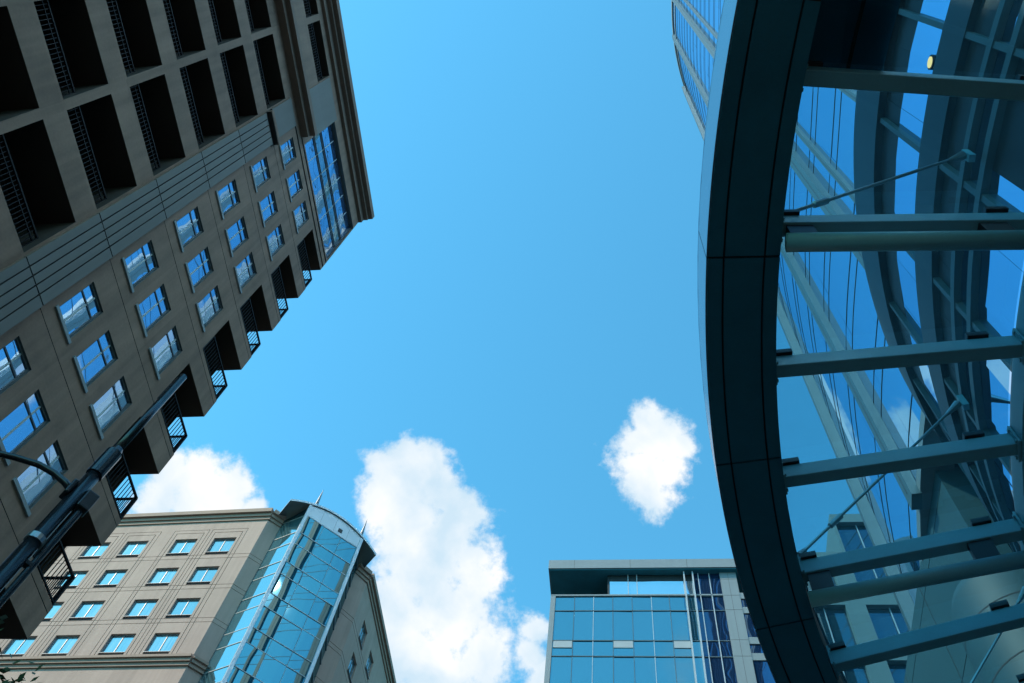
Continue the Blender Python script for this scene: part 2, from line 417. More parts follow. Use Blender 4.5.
# faces round the corner and the roof
FY = frame((XL, YE, 0), (-1, 0, 0), (0, 1, 0))
r2 = [(0, 24, 0, 44.75, 0, 0)]
for k in FLOORS:
    r2.append((0, 0.95, zb(k) + 0.22, zb(k) + 2.41, 0.0, None))
    for q in range(6): r2.append((3 + q * 3.4, 4.6 + q * 3.4, zc(k) - 0.8, zc(k) + 0.8, 0.15, 4))
relief(w, FY, r2)
w.quad((XL, YE, 44.75), (XL, Y0, 44.75), (XL - 24, Y0, 44.75), (XL - 24, YE, 44.75))
w.quad((XL, Y0, 0), (XL, Y0, 44.75), (XL - 24, Y0, 44.75), (XL - 24, Y0, 0))
w.quad((XL - 24, YE, 0), (XL - 24, Y0, 0), (XL - 24, Y0, 44.75), (XL - 24, YE, 44.75))
w.quad((XL, 11.45, 38.35), (XL - 0.95, 11.45, 38.35), (XL - 0.95, YE, 38.35), (XL, YE, 38.35))
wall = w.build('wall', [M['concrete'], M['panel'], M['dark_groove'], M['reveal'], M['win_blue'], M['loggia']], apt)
# glass doors at the back of the loggias
dr = {}
for k in FLOORS:
    for (a, b, d) in ((3.24, 5.78, 1.5), (0.72, 2.98, 1.5), (-1.8, 0.46, 1.5)):
        o = FA(a, zb(k) + .12, -d)
        if a not in dr:
            p = MB(); p.fbox(FA, a + 0.7, b - 0.3, zb(k) + 0.12, zb(k) + 2.1, -d + 0.01, -d + 0.05)
            dr[a] = p.build('balcony_door', M['podium_dark'], apt, origin=o)
        else: copy_part(dr[a], apt, o)
# windows
def apt_window(first):
    o = V((XL, first[0], first[1])); F = frame(o, (0, 1, 0), (1, 0, 0))
    m = MB()
    for (a, b, c, d) in ((-0.427, -0.385, -0.817, 0.817), (0.385, 0.427, -0.817, 0.817), (-0.385, 0.385, -0.817, -0.765), (-0.385, 0.385, 0.765, 0.817)):
        m.fbox(F, a, b, c, d, -0.10, -0.05, 0)
    m.fbox(F, -0.385, 0.385, 0.34, 0.39, -0.095, -0.06, 1)
    m.fbox(F, -0.022, 0.022, -0.765, 0.34, -0.095, -0.065, 2); m.fbox(F, -0.02, 0.02, 0.39, 0.765, -0.095, -0.065, 2)
    m.fbox(F, -0.50, 0.50, -0.93, -0.823, -0.02, 0.05, 3)
    fr = m.build('window', [M['reveal'], M['frame_dark'], M['frame_white'], M['sill']], apt, origin=o)
    p = MB(); panes(p, F, (-0.385, 0, 0.385), (-0.765, 0.365, 0.765), -0.08, 0.0015)
    pn = p.build('pane', M['win_blue'], fr, origin=o)
    KIDS[fr.name] = [pn]
    return fr
w0 = apt_window(WPOS[0])
for (y, z) in WPOS[1:]: copy_part(w0, apt, (XL, y, z))
# railings
def rail_run(mb, a, b, h=0.95, gap=0.11, mid=False):
    a = V(a); b = V(b); L = (b - a).length; n = max(2, int(L / gap)); up = V((0, 0, 1))
    mb.bar(a + up * h, b + up * h, 0.06, 0.05); mb.bar(a + up * 0.08, b + up * 0.08, 0.04, 0.04)
    for i in range(n + 1):
        p = a.lerp(b, i / n); t = 0.045 if i in (0, n) else 0.018
        mb.bar(p + up * 0.0, p + up * h, t, t, up=(b - a).normalized())
    if mid: mb.bar(a + up * 0.8, b + up * 0.8, 0.03, 0.03)
ry = 11.5
def make_rail(kind, z, y0, y1, xin):
    o = V((XL, y0, z)); m = MB()
    if kind == 'corner':
        rail_run(m, (XL - 0.03, y0, z), (XL - 0.03, y1, z)); rail_run(m, (XL - 0.09, y1, z), (XL - xin, y1, z))
    else:
        rail_run(m, (XL - xin, y0, z), (XL - xin, y1, z), h=1.0, mid=True)
    return m.build('railing', M['rail'], apt, origin=o)
rc = None; rl = {}
for k in FLOORS:
    z = zb(k) + 0.22
    if rc is None: rc = make_rail('corner', z, 11.48, 13.34, 0.95)
    else: copy_part(rc, apt, (XL, 11.48, z))
    for (a, b) in ((3.24, 5.78), (0.72, 2.98), (-1.80, 0.46)):
        if a not in rl: rl[a] = make_rail('flat', zb(k) + 0.10, a, b, 0.30)
        else: copy_part(rl[a], apt, (XL, a, zb(k) + 0.10))
for (a, b) in ((3.40, 5.90), (0.85, 3.12)): make_rail('flat', 41.9, a, b, 0.12)
# string course, cornice, penthouse glazing
m = MB()
m.box(XL, XL + 0.32, Y0, 7.6, 38.35, 38.62); m.box(XL, XL + 0.55, Y0, 7.62, 38.62, 38.95); m.box(XL, XL + 0.18, Y0, 7.55, 38.95, 39.9)
m.build('string_course', M['cornice'], apt)
m = MB()
m.box(XL - 0.6, XL + 0.16, Y0, YE + 0.03, 44.35, 44.78); m.box(XL - 0.6, XL + 0.36, Y0, YE + 0.06, 44.78, 45.0)
m.box(XL - 0.6, XL + 0.57, Y0, YE + 0.09, 45.0, 45.45)
m.build('cornice', M['cornice'], apt)
vsP = [38.65, 40.35, 40.55, 41.45, 41.62, 43.28]; usP = [7.98 + 0.9 * i for i in range(6)] + [13.36]
p = MB(); panes(p, FA, usP, [38.65, 40.45], -0.2, 0.003); panes(p, FA, usP, [40.45, 41.55], -0.2, 0.003, 1); panes(p, FA, usP, [41.55, 43.28], -0.2, 0.003)
p.build('penthouse_glazing', [M['win_blue'], M['win_teal']], apt)
p = MB()
for z in (38.66, 40.38, 40.56, 41.46, 41.64, 43.26): p.fbox(FA, 7.97, 13.37, z - 0.03, z + 0.03, -0.2, -0.17, 0)
for i, u in enumerate(usP[:-1]): p.fbox(FA, u - 0.016, u + 0.016, 38.69, 43.23, -0.2, -0.185, 1)
p.fbox(FA, 13.30, 13.375, 38.6, 43.3, -0.2, -0.1, 0)
p.build('penthouse_mullions', [M['frame_dark'], M['frame_white']], apt)

# ------------------------------------------------------------------ limestone building with the glazed corner
YW = R(-1.798)
RT = V((math.cos(YW), math.sin(YW), 0)); NT_ = V((RT.y, -RT.x, 0))       # facade runs along RT and looks along NT_
PT = V((-29.806, 39.22, 0))
st = thing('corner_building', (-30, 50, 0), 'pale limestone building with teal windows, stepped cornice and glazed corner bay under arched roof', 'building')
FT = frame(PT, RT, NT_)
UL, UR = -34.0, 2.62
CT = [0.0, -3.05, -6.96, -10.02, -13.93, -16.99, -20.9, -23.96, -27.9]
def zt(k): return 50.72 - 3.2 * k
rects = [(UL, UR, 0, 53.7, 0, 0)]
for k in range(0, 4):
    for dz in (1.50, 1.12): rects.append((UL, UR, zt(k) - dz - 0.02, zt(k) - dz + 0.02, 0.025, 1))
for i, c in enumerate(CT):
    rects.append((c - 1.12, c - 1.07, 39.9, 52.2, 0.03, 1)); rects.append((c + 1.07, c + 1.12, 39.9, 52.2, 0.03, 1))
    rects.append((c - 1.42, c - 1.38, 39.9, 52.55, 0.03, 1)); rects.append((c + 1.38, c + 1.42, 39.9, 52.55, 0.03, 1))
    rects.append((c - 1.42, c + 1.42, 52.51, 52.55, 0.03, 1)); rects.append((c - 1.12, c + 1.12, 52.15, 52.2, 0.03, 1))
    for k in range(0, 4):
        rects.append((c - 0.88, c + 0.88, zt(k) - 1.08, zt(k) + 0.80, 0.22, None, 0))
    rects.append((c - 1.2, c + 1.2, 30, 37.2, 0.12, 0)); rects.append((c - 1.0, c + 1.0, 31, 36.5, 0.3, 2))
w = MB(); relief(w, FT, rects)
# the cut corner beside the glass, the far wing along the side street, and the roof
a0 = FT(UR, 0); a1 = a0 + (RT * 0.75 - NT_ * 0.75)
FC = frame(a0, (a1 - a0), (RT + NT_))
LC = (a1 - a0).length
rc_ = [(0, LC, 0, 53.7, 0, 0)]
for k in range(0, 4):
    for dz in (1.50, 1.12): rc_.append((0, LC, zt(k) - dz - 0.02, zt(k) - dz + 0.02, 0.025, 1))
relief(w, FC, rc_)
XR = -20.55
B0 = V((XR - 0.75, 44.3, 0)); B1 = V((XR, 45.3, 0)); B2 = V((XR, 95, 0))
FB = frame(B0, B1 - B0, (B1 - B0).cross(V((0, 0, 1)))); LB = (B1 - B0).length
rb = [(0, LB, 0, 53.7, 0, 0)]
for k in range(0, 4):
    for dz in (1.50, 1.12): rb.append((0, LB, zt(k) - dz - 0.02, zt(k) - dz + 0.02, 0.025, 1))
relief(w, FB, rb)
FR = frame(B1, B2 - B1, (1, 0, 0))
rr = [(0, 49.7, 0, 53.7, 0, 0)]
for k in range(0, 4):
    for dz in (1.50, 1.12): rr.append((0, 49.7, zt(k) - dz - 0.02, zt(k) - dz + 0.02, 0.025, 1))
CR = [2.6, 5.66, 9.6, 12.66, 16.6, 19.66]
for c in CR:
    for k in range(0, 4): rr.append((c - 0.7, c + 0.7, zt(k) - 1.08, zt(k) + 0.80, 0.22, None, 0))
relief(w, FR, rr)
zr = 53.7
w.quad(FT(UL, zr), FT(UR, zr), a1 + V((0, 0, zr)), B0 + V((0, 0, zr)), B1 + V((0, 0, zr)), B2 + V((0, 0, zr)), V((-64, 95, zr)))
w.quad(FT(UL, 0), FT(UL, zr), V((-64, 95, zr)), V((-64, 95, 0)))
w.build('wall', [M['stone'], M['stone_dark'], M['win_teal']], st)
def trim(mb, F, u0, u1, zlist):
    for (z0, z1, n) in zlist: mb.fbox(F, u0, u1, z0, z1, -0.3, n)
CORN = [(53.45, 53.75, 0.10), (53.75, 54.05, 0.22), (54.05, 54.45, 0.40)]
m = MB(); trim(m, FT, UL, UR + 0.12, CORN); trim(m, FC, 0.05, LC, CORN); trim(m, FB, 0, LB - 0.05, CORN); trim(m, FR, -0.1, 49.7, CORN)
m.build('cornice', [M['stone_dark']], st)
LOW = [(39.05, 39.3, 0.12), (39.3, 39.55, 0.24), (39.55, 39.75, 0.36)]
m = MB(); trim(m, FT, UL, UR + 0.1, LOW); trim(m, FC, 0.05, LC, LOW); trim(m, FB, 0, LB, LOW); trim(m, FR, 0, 49.7, LOW)
m.build('belt_course', M['stone_dark'], st)
def stone_window(o, U, N, hw):
    F = frame(o, U, N); m = MB()
    for (a, b, c, d, mi) in ((-hw + .003, -hw + .06, -.75, .797, 0), (hw - .06, hw - .003, -.75, .797, 0), (-hw + .06, hw - .06, .74, .797, 0), (-hw + .003, hw - .003, -.80, -.75, 1), (-.03, .03, -.75, .74, 0)):
        m.fbox(F, a, b, c, d, -.22, -.14, mi)
    m.fbox(F, -hw - 0.03, hw + 0.03, -.83, -.802, -.2, .03, 1)
    fr = m.build('window', [M['bay_mull'], M['spandrel']], st, origin=o)
    p = MB(); panes(p, F, (-hw + .06, 0, hw - .06), (-.75, .74), -.18, .003)
    pn = p.build('pane', M['win_teal'], fr, origin=o)
    q = MB()
    q.fbox(F, -hw + .003, hw - .003, -1.077, -.832, -.22, -.12)
    for i in range(4): q.fbox(F, -hw + .01, hw - .01, -1.05 + i * .055, -1.03 + i * .055, -.12, -.08)
    lv = q.build('louvre', M['louvre'], fr, origin=o)
    KIDS[fr.name] = [pn, lv]
    return fr
pr_ = None
for c in CT[:7]:
    for k in range(4):
        o = FT(c, zt(k))
        if pr_ is None: pr_ = stone_window(o, RT, NT_, 0.88)
        else: copy_part(pr_, st, o)
pr_ = None
for c in CR:
    for k in range(4):
        o = FR(c, zt(k))
        if pr_ is None: pr_ = stone_window(o, (0, 1, 0), (1, 0, 0), 0.70)
        else: copy_part(pr_, st, o)
# corner bay
M1 = V((-24.29, 39.02, 0)); M2 = V((-20.81, 42.23, 0))
UB = (M2 - M1).normalized(); NB = UB.cross(V((0, 0, 1)))
LBAY = (M2 - M1).length
FBY = frame(M1, UB, NB)
S0 = a1 + RT * 0.02                                   # start of the side strip at the cut corner
US = (M1 - S0).normalized(); FS = frame(S0, US, US.cross(V((0, 0, 1)))); LS = (M1 - S0).length
E0 = B0.copy(); UE = (E0 - M2).normalized(); FE = frame(M2, UE, UE.cross(V((0, 0, 1)))); LE = (E0 - M2).length
def arch(u):
    t = (u - 2.33) / 3.98; return 54.05 + 1.5 * (1 - t * t)
levels = [53.83]
z = 51.9
while z > 4:
    levels += [z, z - 1.25]; z -= 3.2
levels = sorted(levels)
ZG = 53.83
p = MB()
panes(p, FBY, [0.1, LBAY * .34, LBAY * .67, LBAY - .1], levels, 0, 0.010)
panes(p, FS, [0.0, LS - .05], levels, 0, 0.008, 1); panes(p, FE, [0.05, LE], levels, 0, 0.008)
p.build('bay_glazing', [M['bay_glass'], M['side_glass']], st)
p = MB()
for z in levels:
    p.fbox(FBY, 0.1, LBAY - .1, z - .025, z + .025, 0, .03, 2); p.fbox(FS, 0, LS - .06, z - .025, z + .025, 0, .03, 1); p.fbox(FE, .06, LE, z - .035, z + .035, 0, .06)
for u in (LBAY * .34, LBAY * .67): p.fbox(FBY, u - .012, u + .012, 4, ZG, .0, .03)
p.build('bay_transoms', [M['bay_mull'], M['sill'], M['office_mull']], st)
for u in (0, LBAY):
    q = MB(); q.fbox(FBY, u - .13, u + .13, 0, arch(u) - .06, -.1, .10); q.build('bay_mullion', M['bay_metal'], st, bevel=0.02)
# barrel roof over the bay: an arch in the plane of the front, running back into the block
NU = 20
us = [-1.62 + 7.85 * i / NU for i in range(NU + 1)]
rf = MB()
for i in range(NU):
    u0, u1 = us[i], us[i + 1]
    pts = []
    for zoff in (0.0, 0.2):
        pts += [FBY(u0, arch(u0) + zoff, .14), FBY(u1, arch(u1) + zoff, .14), FBY(u1, arch(u1) + zoff, -5.5), FBY(u0, arch(u0) + zoff, -5.5)]
    b = len(rf.v); rf.v += [tuple(q) for q in pts]
    for f, mi in (((3, 2, 1, 0), 1), ((4, 5, 6, 7), 0), ((0, 1, 5, 4), 0), ((2, 3, 7, 6), 0)): rf.f.append(tuple(b + k for k in f)); rf.mi.append(mi)
    if i == 0: rf.f.append((b + 3, b, b + 4, b + 7)); rf.mi.append(0)
    if i == NU - 1: rf.f.append((b + 1, b + 2, b + 6, b + 5)); rf.mi.append(0)
rf.build('bay_roof', [M['bay_metal'], M['roof_soffit']], st)
fz = MB()
for i in range(NU):
    u0, u1 = max(us[i], 0), min(us[i + 1], LBAY)
    if u1 > u0: fz.quad(FBY(u0, ZG + .04, .03), FBY(u1, ZG + .04, .03), FBY(u1, arch(u1), .03), FBY(u0, arch(u0), .03))
for u in (LBAY * .25, LBAY * .5, LBAY * .75): fz.fbox(FBY, u - .01, u + .01, ZG + .05, arch(u) - .01, .03, .04, 1)
fz.quad(FS(0, ZG, 0), FS(LS, ZG, 0), FS(LS, 54.9, 0), FS(0, 54.2, 0), mi=2); fz.quad(FE(0, ZG, 0), FE(LE, ZG, 0), FE(LE, 54.2, 0), FE(0, 54.9, 0), mi=2)
fz.build('frieze', [M['bay_metal'], M['bay_mull'], M['bay_glass']], st)
q = MB(); q.fbox(FBY, 2.72, 3.06, 54.2, 54.55, .03, .07); q.build('vent', M['black'], st)
for u in (0.35, LBAY - .15):
    q = MB(); b = FBY(u, arch(u) + .2, -.05); zz = V((0, 0, 1))
    q.tube([b, b + zz * .12, b + zz * .14, b + zz * .3, b + zz * .32, b + zz * 2.1], [.16, .16, .10, .10, .13, .008], 10); q.build('finial', M['bay_mull'], st)

# ------------------------------------------------------------------ glass office block
YO = 45.0
of = thing('office_building', (0, YO + 8, 0), 'teal glass curtain wall office block with deep flat overhanging roof and pale end strips', 'building')
FO = frame((0, YO, 0), (1, 0, 0), (0, -1, 0))
lv = []
z = 50.05
while z > 3: lv += [z, z - 2.87]; z -= 4.3
lv = sorted(lv + [51.5])
usO = [-5.68 + 1.38 * i for i in range(6)] + [2.5, 3.72, 4.35]
blue = [4.75, 5.55, 6.3]
p = MB()
panes(p, FO, usO, lv, 0, 0.010); panes(p, FO, [4.35] + blue, lv, 0, 0.008, 1)
panes(p, FO, [-1.76, -.4, .25, 2.1, 4.35], [51.66, 53.35], -0.12, 0.004, 2); panes(p, FO, [4.35] + blue, [51.5, 53.9], 0.0, 0.006, 1)
panes(p, FO, [7.55, 9.2, 10.9, 12.5], lv, 0, 0.008, 1)
p.build('glazing', [M['office_glass'], M['blue_glass'], M['sky_glass']], of)
p = MB()
for z in lv: p.fbox(FO, -5.7, 6.3, z - .035, z + .035, .0, .05, 2)
for u in usO[1:-1]: p.fbox(FO, u - .022, u + .022, 2, 51.5, .0, .05, 1 if u < -5 or abs(u + 2.92) < .1 or abs(u - 1.2) < .1 else 0)
for u in (-.4, .25): p.fbox(FO, u - .03, u + .03, 51.67, 53.9, -.11, .0, 1)
for u in (3.72, 4.35): p.fbox(FO, u - .05, u + .05, 2, 53.9, .02, .28, 1)
for u in blue[:-1]: p.fbox(FO, u - .03, u + .03, 2, 53.9, .0, .10, 1)
p.build('mullions', [M['office_line'], M['office_mull'], M['office_line']], of)
for u in (-5.68, -5.68 + 1.38 * 3, 2.5 + .02):
    for z in (46.46, 42.16, 37.86):
        q = MB(); q.fbox(FO, u + .03, u + 1.33 if u < 2 else 3.66, z + .06, z + .66, .0, .05)
        q.build('spandrel', M['spandrel'], of)
p = MB()
p.fbox(FO, -6.05, -5.70, 0, 51.55, -9, .10)                       # pale end strip
p.fbox(FO, 6.32, 7.50, 0, 53.92, -1, .12)
for z in lv: p.fbox(FO, 7.5, 12.5, z - .3, z + .3, .0, .08)
p.fbox(FO, -6.05, 6.3, 51.52, 51.66, -.3, .10)
p.build('cladding_strips', [M['office_metal']], of)
p = MB()
for u in (6.9,): p.fbox(FO, u - .008, u + .008, 0, 53.9, .12, .125)
for z in (53.2, 51.5, 50.05, 47.2, 45.75, 42.9, 41.4): p.fbox(FO, 6.33, 7.49, z - .012, z + .012, .12, .125)
p.build('cladding_joints', M['dark_groove'], of)
p = MB()                                                         # recessed top storey and body
p.fbox(FO, -5.9, -1.75, 51.5, 53.92, -3.2, -2.9); p.fbox(FO, -1.92, -1.77, 51.67, 53.92, -2.9, -.1)
p.fbox(FO, -1.76, 4.3, 53.35, 53.92, -.5, -.1)
p.fbox(FO, -5.6, 12.4, 0, 51.45, -14, -.3)
p.build('body', M['podium_metal'], of)
p = MB(); p.fbox(FO, -6.35, 12.6, 54.02, 54.95, -14, .55)
p.fbox(FO, -6.25, 12.5, 53.93, 54.017, -13.9, .45, 1)
for u in (-4.4, -.2, 4.0, 8.2): p.fbox(FO, u - .01, u + .01, 54.02, 54.95, .55, .556, 2)
p.build('roof', [M['office_metal'], M['soffit'], M['dark_groove']], of)

# ------------------------------------------------------------------ neighbour with the wide pale grid
gb = thing('grid_building', (16, 48, 0), 'office block with wide pale grid and dark panes seen through the canopy glass', 'building')
FG = frame((0, 40, 0), (1, 0, 0), (0, -1, 0))
rects = [(10.3, 24, 0, 50.2, 0, 0), (13.95, 24, 50.2, 54.3, 0, 0)]
cols_g = [(10.4, 12.93), (14.15, 17.0), (17.85, 20.6), (21.4, 23.8)]
for (a, b) in cols_g:
    zz = 45.2
    while zz > 3: rects.append((a, b, zz - 4.15, zz, .35, None)); zz -= 4.5
    rects.append((a, b, 46.2, 49.2 if a < 13 else 53.4, .35, None))
w = MB(); relief(w, FG, rects)
w.quad((10.3, 40, 50.2), (13.95, 40, 50.2), (13.95, 54, 50.2), (10.3, 54, 50.2)); w.quad((13.95, 40, 54.3), (24, 40, 54.3), (24, 54, 54.3), (13.95, 54, 54.3))
w.quad((10.3, 40, 0), (10.3, 54, 0), (10.3, 54, 50.2), (10.3, 40, 50.2)); w.quad((13.95, 40, 50.2), (13.95, 54, 50.2), (13.95, 54, 54.3), (13.95, 40, 54.3))
w.build('wall', M['grid_panel'], gb)
p = MB(); q = MB()
for (a, b) in cols_g:
    zz = 45.2; mid = (a + b) / 2
    spans = [(46.2, 49.2 if a < 13 else 53.4)]
    while zz > 3: spans.append((zz - 4.15, zz)); zz -= 4.5
    for (c, d) in spans:
        panes(p, FG, [a, mid, b], [c, d], -.35, .005); q.fbox(FG, mid - .03, mid + .03, c + .002, d - .002, -.34, -.26); q.fbox(FG, a + .002, b - .002, c + .6, c + .64, -.34, -.29)
p.build('glazing', M['dark_glass'], gb); q.build('mullions', M['office_mull'], gb)

# ------------------------------------------------------------------ glass tower with rounded corner
S = 2.0
TX, TY, TR = 5.7 * S, 9 * S, 23.1 * S
TC = V((TX + TR, TY, 0))
ZB, ZT = 32.6, 1.6 + 88.4 * S
tw = thing('glass_tower', (TX + 20, TY, 0), 'very tall blue glass tower with rounded corner and pale vertical fins above the canopy', 'skyscraper')
def tplan(s):                                   # s = length along the front, 0 where the curve starts
    if s < 0: return V((TX, TY + s, 0)), V((-1, 0, 0))
    a = s / TR
    return TC + V((-math.cos(a) * TR, math.sin(a) * TR, 0)), V((-math.cos(a), math.sin(a), 0))
s_list = [-60 + 2.5 * i for i in range(24)] + [1.25 * i for i in range(0, 45)]
gl = MB()
for a, b in zip(s_list[:-1], s_list[1:]):
    p0, _ = tplan(a); p1, _ = tplan(b); z = ZB
    while z < ZT - 2:
        z1 = min(z + 5.3, ZT - 1.5); j = random.uniform(-.01, .01); n = tplan((a + b) / 2)[1] * j
        gl.quad(p0 + V((0, 0, z)) + n, p1 + V((0, 0, z)) + n, p1 + V((0, 0, z1)), p0 + V((0, 0, z1))); z = z1
gl.build('glazing', M['tower_glass'], tw)
def tring(mb, z0, z1, n0, n1, mi=0, s0=-60.0, s1=55.0):
    ss = [s for s in s_list if s0 <= s <= s1]
    for a, b in zip(ss[:-1], ss[1:]):
        (p0, m0), (p1, m1) = tplan(a), tplan(b)
        mb.hexa([p0 + m0 * n0 + V((0, 0, z0)), p1 + m1 * n0 + V((0, 0, z0)), p1 + m1 * n1 + V((0, 0, z0)), p0 + m0 * n1 + V((0, 0, z0)),
                 p0 + m0 * n0 + V((0, 0, z1)), p1 + m1 * n0 + V((0, 0, z1)), p1 + m1 * n1 + V((0, 0, z1)), p0 + m0 * n1 + V((0, 0, z1))], mi)
tl = MB(); z = ZB
while z < ZT - 3:
    tring(tl, z - .03, z + .03, .0, .02); tring(tl, z + 1.27, z + 1.31, .0, .02); z += 5.3
tl.build('transoms', M['tower_line'], tw)
cr = MB(); tring(cr, ZT - 1.6, ZT, -.6, .18); tring(cr, ZT - 8.0, ZT - 6.9, .0, .10); tring(cr, ZB - .5, ZB, -1.2, .05); cr.build('crown', M['office_metal'], tw)
s_f = [(-54.0 + 4.5 * i, .16, .22) for i in range(12)] + [(-2.6, .4, .4), (4.5, .4, .4), (14.6, .8, .6), (26.0, .85, .6), (38, 1.0, .6), (48, 1.0, .6)]
fi = None
for s, hw, dep in s_f:
    p, n = tplan(s); t = V((-n.y, n.x, 0)) * -1
    m = MB(); F = frame(p, t, n)
    m.fbox(F, -hw, hw, ZB - .6, ZT - 1.7, .0, dep); m.fbox(F, -.03, .03, ZB, ZT - 2, dep, dep + .02, 1)
    m.build('fin', [M['tower_fin'], M['tower_line']], tw)
bd = MB()
pl = [tplan(s)[0] for s in s_list]
for zz in (ZB, ZT - .8): bd.quad(*[p + V((0, 0, zz)) for p in pl], V((TX + 45, pl[-1].y, zz)), V((TX + 45, pl[0].y, zz)))
bd.quad(V((TX, TY - 60, ZB)), V((TX + 45, TY - 60, ZB)), V((TX + 45, TY - 60, ZT - .8)), V((TX, TY - 60, ZT - .8)))
bd.quad(pl[-1] + V((0, 0, ZB)), V((TX + 45, pl[-1].y, ZB)), V((TX + 45, pl[-1].y, ZT - .8)), pl[-1] + V((0, 0, ZT - .8)))
bd.box(TX + 8, TX + 44, TY - 55, TY - 4, 0, ZB - .02)
bd.build('body', M['podium_metal'], tw)

# ------------------------------------------------------------------ podium block with curved ledges
C0 = V((20.92, 4.60, 0))
def rp(r, a, z=0.0): return C0 + V((-math.cos(R(a)) * r, math.sin(R(a)) * r, z))
def ring(mb, r0, r1, z0, z1, a0, a1, step=1.5, mi=0, mi_bottom=None):
    n = max(1, int(round((a1 - a0) / step)))
    for i in range(n):
        a = a0 + (a1 - a0) * i / n; b = a0 + (a1 - a0) * (i + 1) / n
        P = [rp(r0, a, z0), rp(r1, a, z0), rp(r1, b, z0), rp(r0, b, z0), rp(r0, a, z1), rp(r1, a, z1), rp(r1, b, z1), rp(r0, b, z1)]
        k = len(mb.v); mb.v += [tuple(q) for q in P]
        fs = [((3, 2, 1, 0), mi if mi_bottom is None else mi_bottom), ((4, 5, 6, 7), mi), ((1, 2, 6, 5), mi), ((3, 0, 4, 7), mi)]
        if i == 0: fs.append(((0, 1, 5, 4), mi))
        if i == n - 1: fs.append(((2, 3, 7, 6), mi))
        for f, q in fs: mb.f.append(tuple(k + j for j in f)); mb.mi.append(q)
pd = thing('podium_building', (20.92, 4.6, 0), 'low curved glass building with dark projecting ledges behind the canopy', 'building')
RW = 15.3; A0, A1 = -70.0, 82.0
def podium_panes(mb, zs, mi=0):
    a = A0
    while a < A1 - .1:
        for z0, z1 in zip(zs[:-1], zs[1:]):
            j = random.uniform(-.006, .006)
            mb.quad(rp(RW + j, a, z0), rp(RW - j, a + 4, z0), rp(RW - j, a + 4, z1), rp(RW + j, a, z1), mi=1 if (a < -2 and z0 < 15) else mi)  # dark opaque panes: a building's reflection put into their colour
        a += 4
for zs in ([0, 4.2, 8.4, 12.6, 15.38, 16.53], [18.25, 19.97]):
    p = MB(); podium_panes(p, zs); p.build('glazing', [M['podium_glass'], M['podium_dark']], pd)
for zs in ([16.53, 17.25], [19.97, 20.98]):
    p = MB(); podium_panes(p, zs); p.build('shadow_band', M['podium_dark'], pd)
for (z0, z1, r) in ((17.25, 18.25, 15.42), (20.98, 22.75, 15.45)):
    p = MB(); ring(p, 14.6, r, z0, z1, A0, A1); p.build('ledge', M['podium_metal'], pd)
p = MB()
for z in (15.43, 16.19, 8.4): ring(p, RW, RW + .12, z - .09, z + .09, A0, A1)
a = A0 + 5.6
while a < A1:
    d = rp(1, a) - C0; t = V((-d.y, d.x, 0))
    F = frame(rp(RW, a), t, d)
    p.fbox(F, -.05, .05, 0, 20.9, -.02, .10); a += 8
p.build('mullions', M['podium_mull'], pd)
p = MB()
NN = 76
p.quad(*[rp(RW - .1, A0 + (A1 - A0) * i / NN, 22.6) for i in range(NN + 1)])
p.build('roof', M['podium_metal'], pd)
for a in (-6.0,):
    c = rp(RW + .01, a, 18.68); d = (rp(1, a) - C0); t = V((-d.y, d.x, 0)); F = frame((c.x, c.y, 0), t, d)
    dl = thing('downlight', tuple(c), 'small warm round lamp on the blue glass strip of the podium', 'lamp')
    m = MB(); m.tube([c + d * .0, c + d * .05], .10, 20); m.build('lens', M['lamp'], dl)
    m = MB(); m.tube([c - d * .0, c + d * .035], .135, 20); m.build('trim_ring', M['black'], dl)

# pale clad block beyond the podium and the round-nosed pier in front of it
cb = thing('clad_block', (20, 28, 0), 'pale panel clad block with straight seams below the glass tower', 'building')
FK = frame((12, 0, 0), (0, 1, 0), (-1, 0, 0))
w = MB(); rk = [(21.1, 39.5, 0, 32.3, 0, 0)]
for z in (31.4, 27, 23, 19, 15): rk.append((21.1, 39.5, z, z + .05, .03, 1))
for u in (27.0, 32.3): rk.append((u, u + .05, 0, 32.3, .03, 1))
relief(w, FK, rk)
w.quad((12, 21.1, 32.3), (12, 39.5, 32.3), (30, 39.5, 32.3), (30, 21.1, 32.3)); w.quad((12, 21.1, 0), (30, 21.1, 0), (30, 21.1, 32.3), (12, 21.1, 32.3))
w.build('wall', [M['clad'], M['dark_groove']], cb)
pi_ = thing('round_pier', (10.9, 19.2, 0), 'thick round pier of pale curved panels beside the clad block', 'pillar')
w = MB()
w.tube([(10.9, 19.2, 0), (10.9, 19.2, 22.3), (10.9, 19.2, 22.75), (10.9, 19.2, 23.0)], [1.75, 1.75, 1.6, 1.2], 40)
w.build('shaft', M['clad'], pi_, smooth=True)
w = MB()
for z in (21.2, 19.4, 17.6, 15.8, 14.0, 12.2): w.tube([(10.9, 19.2, z), (10.9, 19.2, z + .04)], 1.756, 40, cap=False)
for k in range(8):
    a = 2 * math.pi * k / 8 + .3; w.bar((10.9 + 1.75 * math.cos(a), 19.2 + 1.75 * math.sin(a), 0), (10.9 + 1.75 * math.cos(a), 19.2 + 1.75 * math.sin(a), 22.3), .03, .03)
w.build('panel_joints', M['dark_groove'], pi_)

